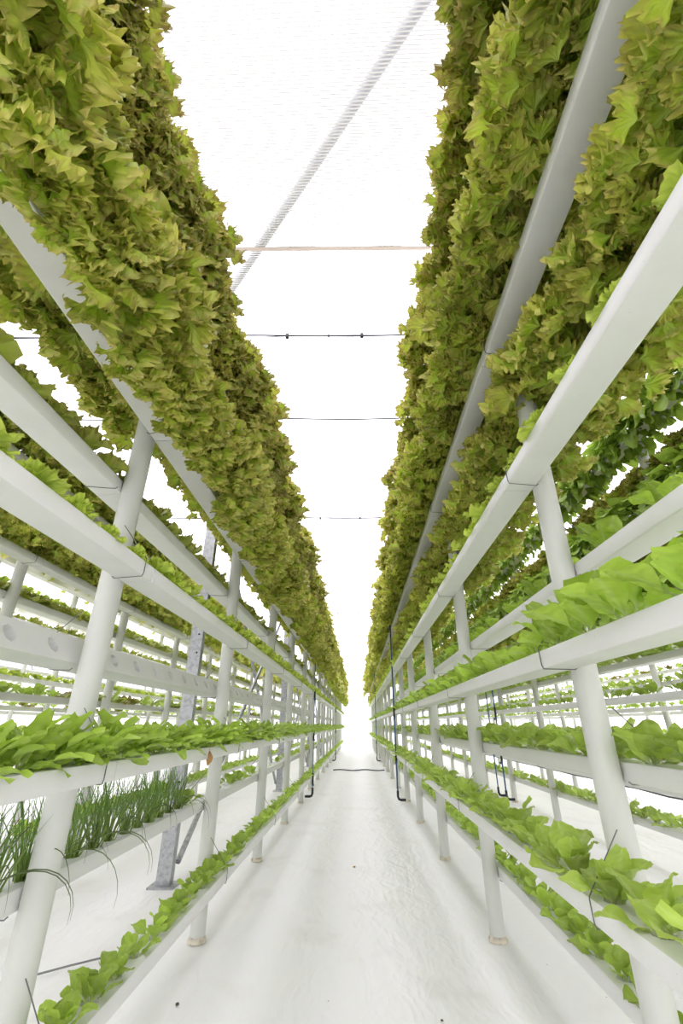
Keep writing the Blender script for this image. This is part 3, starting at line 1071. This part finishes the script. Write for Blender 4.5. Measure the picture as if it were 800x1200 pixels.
for i in range(len(COLS) - 1):
    ya, yb = COLS[i] + 0.06, COLS[i + 1] - 0.06
    for dx, za, zb, w in ((0.055, 0.12, 3.3, 'rising away from'), (-0.055, 3.3, 0.12, 'falling away from')):
        mb = MB()
        A, B = Vector((COLX + dx, ya, za)), Vector((COLX + dx, yb, zb))
        mb.tube([A, B], 0.021, 8)
        tag(link('diagonal_brace', auto_smooth(mb.mesh('diagonal_brace', M_STEEL))),
            f'grey steel diagonal brace {w} the {ORD[i + 1]} steel column', 'brace', 'diagonal braces behind the left rack')

# ------------------------------------------------------------------ drain pipes (blue and black) on the racks
def drain(X, y, s, zs, top, label, blue_r=0.011):
    t = bpy.data.objects.new('drain_pipe', None)
    COL.objects.link(t)
    t.location = (X, y, 0)
    tag(t, label, 'pipe', 'blue drain pipes on the racks')
    link('riser', auto_smooth(MB().lathe([(blue_r, 0.10), (blue_r, top)], 10).mesh('riser', M_BLUE)), t)
    for z in zs:
        link('elbow', auto_smooth(MB().tube([(0, 0, z + 0.16), (0, 0, z + 0.05), (0, 0.01, z + 0.015), (0, 0.035, z), (0, 0.10, z)], 0.016, 10).mesh('elbow', M_BLACK), 1.0), t)
    link('bottom_elbow', auto_smooth(MB().tube([(0, 0, 0.16), (0, 0, 0.09), (s * 0.012, 0, 0.06), (s * 0.04, 0, 0.05), (s * 0.11, 0, 0.05)], 0.017, 10).mesh('bottom_elbow', M_BLACK), 1.0), t)


drain(XR - 0.155, 7.45, 1, (0.50, 1.09), 2.75, 'blue drain pipe with black elbows on aisle side of right rack')
drain(XR - 0.155, 15.2, 1, (0.50, 1.09), 2.75, 'far blue drain pipe on aisle side of right rack')
drain(XR + PITCH_X - 0.155, 7.55, 1, (0.50, 1.09), 2.4, 'blue drain pipe on second right rack, thicker of its pair')
drain(XR + PITCH_X - 0.155, 7.95, 1, (), 2.4, 'slim blue drain pipe on second right rack', 0.009)
drain(XL + 0.155, 7.75, -1, (0.19, 0.79, 1.38), 1.95, 'dark drain pipe with black elbows on aisle side of left rack', 0.0055)
drain(XL + 0.155, 15.3, -1, (0.19, 0.79, 1.38), 1.95, 'far dark drain pipe on aisle side of left rack', 0.0055)
drain(XL - PITCH_X + 0.155, 6.2, -1, (0.79, 1.38), 1.95, 'dark drain pipe on the second left rack')

# ------------------------------------------------------------------ hoses and litter on the floor
tag(link('floor_hose', auto_smooth(MB().tube([(-0.62 + 1.25 * q / 14, 12.6 + 0.12 * math.sin(q * 0.9), 0.012) for q in range(15)], 0.012, 8).mesh('floor_hose', M_BLACK))),
    'black hose lying across the aisle floor near the far end', 'hose')
tag(link('floor_hose', auto_smooth(MB().tube([(-2.1 + 0.11 * q, 2.15 + 0.075 * q + 0.02 * math.sin(q), 0.010) for q in range(10)], 0.004, 8).mesh('floor_hose', M_HOSE))),
    'thin grey hose on the floor behind the left rack', 'hose')
tag(link('irrigation_hose', auto_smooth(MB().tube([(XR + PITCH_X + PR + 0.008, 1.2 + 0.4 * q, 0.53 - 0.012 * math.sin(q * 1.62) ** 2) for q in range(40)], 0.006, 8).mesh('irrigation_hose', M_BLACK))),
    'thin black irrigation hose along the posts of second right rack', 'hose')


def crumb(name, x, y, s, mat, label, cat, seed):
    rg = np.random.default_rng(seed)
    V, F = [], []
    rings = []
    for i, (rr, z) in enumerate(((0.5, 0), (1.0, 0.25), (0.8, 0.6), (0.2, 0.75))):
        rings.append([(s * rr * math.cos(j * 1.0472) * rg.uniform(0.6, 1.3), s * rr * math.sin(j * 1.0472) * rg.uniform(0.6, 1.3), s * z * rg.uniform(0.8, 1.1)) for j in range(6)])
    o = link(name, MB().ring_sweep(rings).mesh(name, mat), loc=(x, y, -0.004))
    tag(o, label, cat)


crumb('soil_crumb', -0.735, 2.42, 0.010, M_SOIL, 'dark soil crumb on the sheet beside the second left post', 'soil crumb', 1)
crumb('leaf_scrap', -0.045, 4.35, 0.012, M_DEAD, 'brown leaf scrap in the middle of the aisle floor', 'leaf scrap', 2)
crumb('soil_crumb', 0.30, 2.35, 0.006, M_SOIL, 'tiny soil crumb on the floor left of the right rack', 'soil crumb', 3)
crumb('soil_crumb', 1.62, 5.2, 0.016, M_SOIL, 'soil crumb on the floor beyond the right rack', 'soil crumb', 4)

# dry brown leaf tucked on the front of the rocket gutter
dv, df, dc = blade_leaf(np.random.default_rng(4), 7, 5, 0.09, 0.016, (0.4, 0.25, 0.1), (0.4, 0.25, 0.1), elev=0, bend=0.4)
dl = link('dry_leaf', mesh_np('dry_leaf', dv, df, M_DEAD), loc=(XL + PR + GW + 0.004, 2.35, LEVEL_E[1] + GH + 0.012), rot=(0, 0, 0))
dl.rotation_euler = Euler((-1.45, 0, -0.25))
tag(dl, 'dry brown leaf hanging over the front of the rocket gutter', 'leaf')
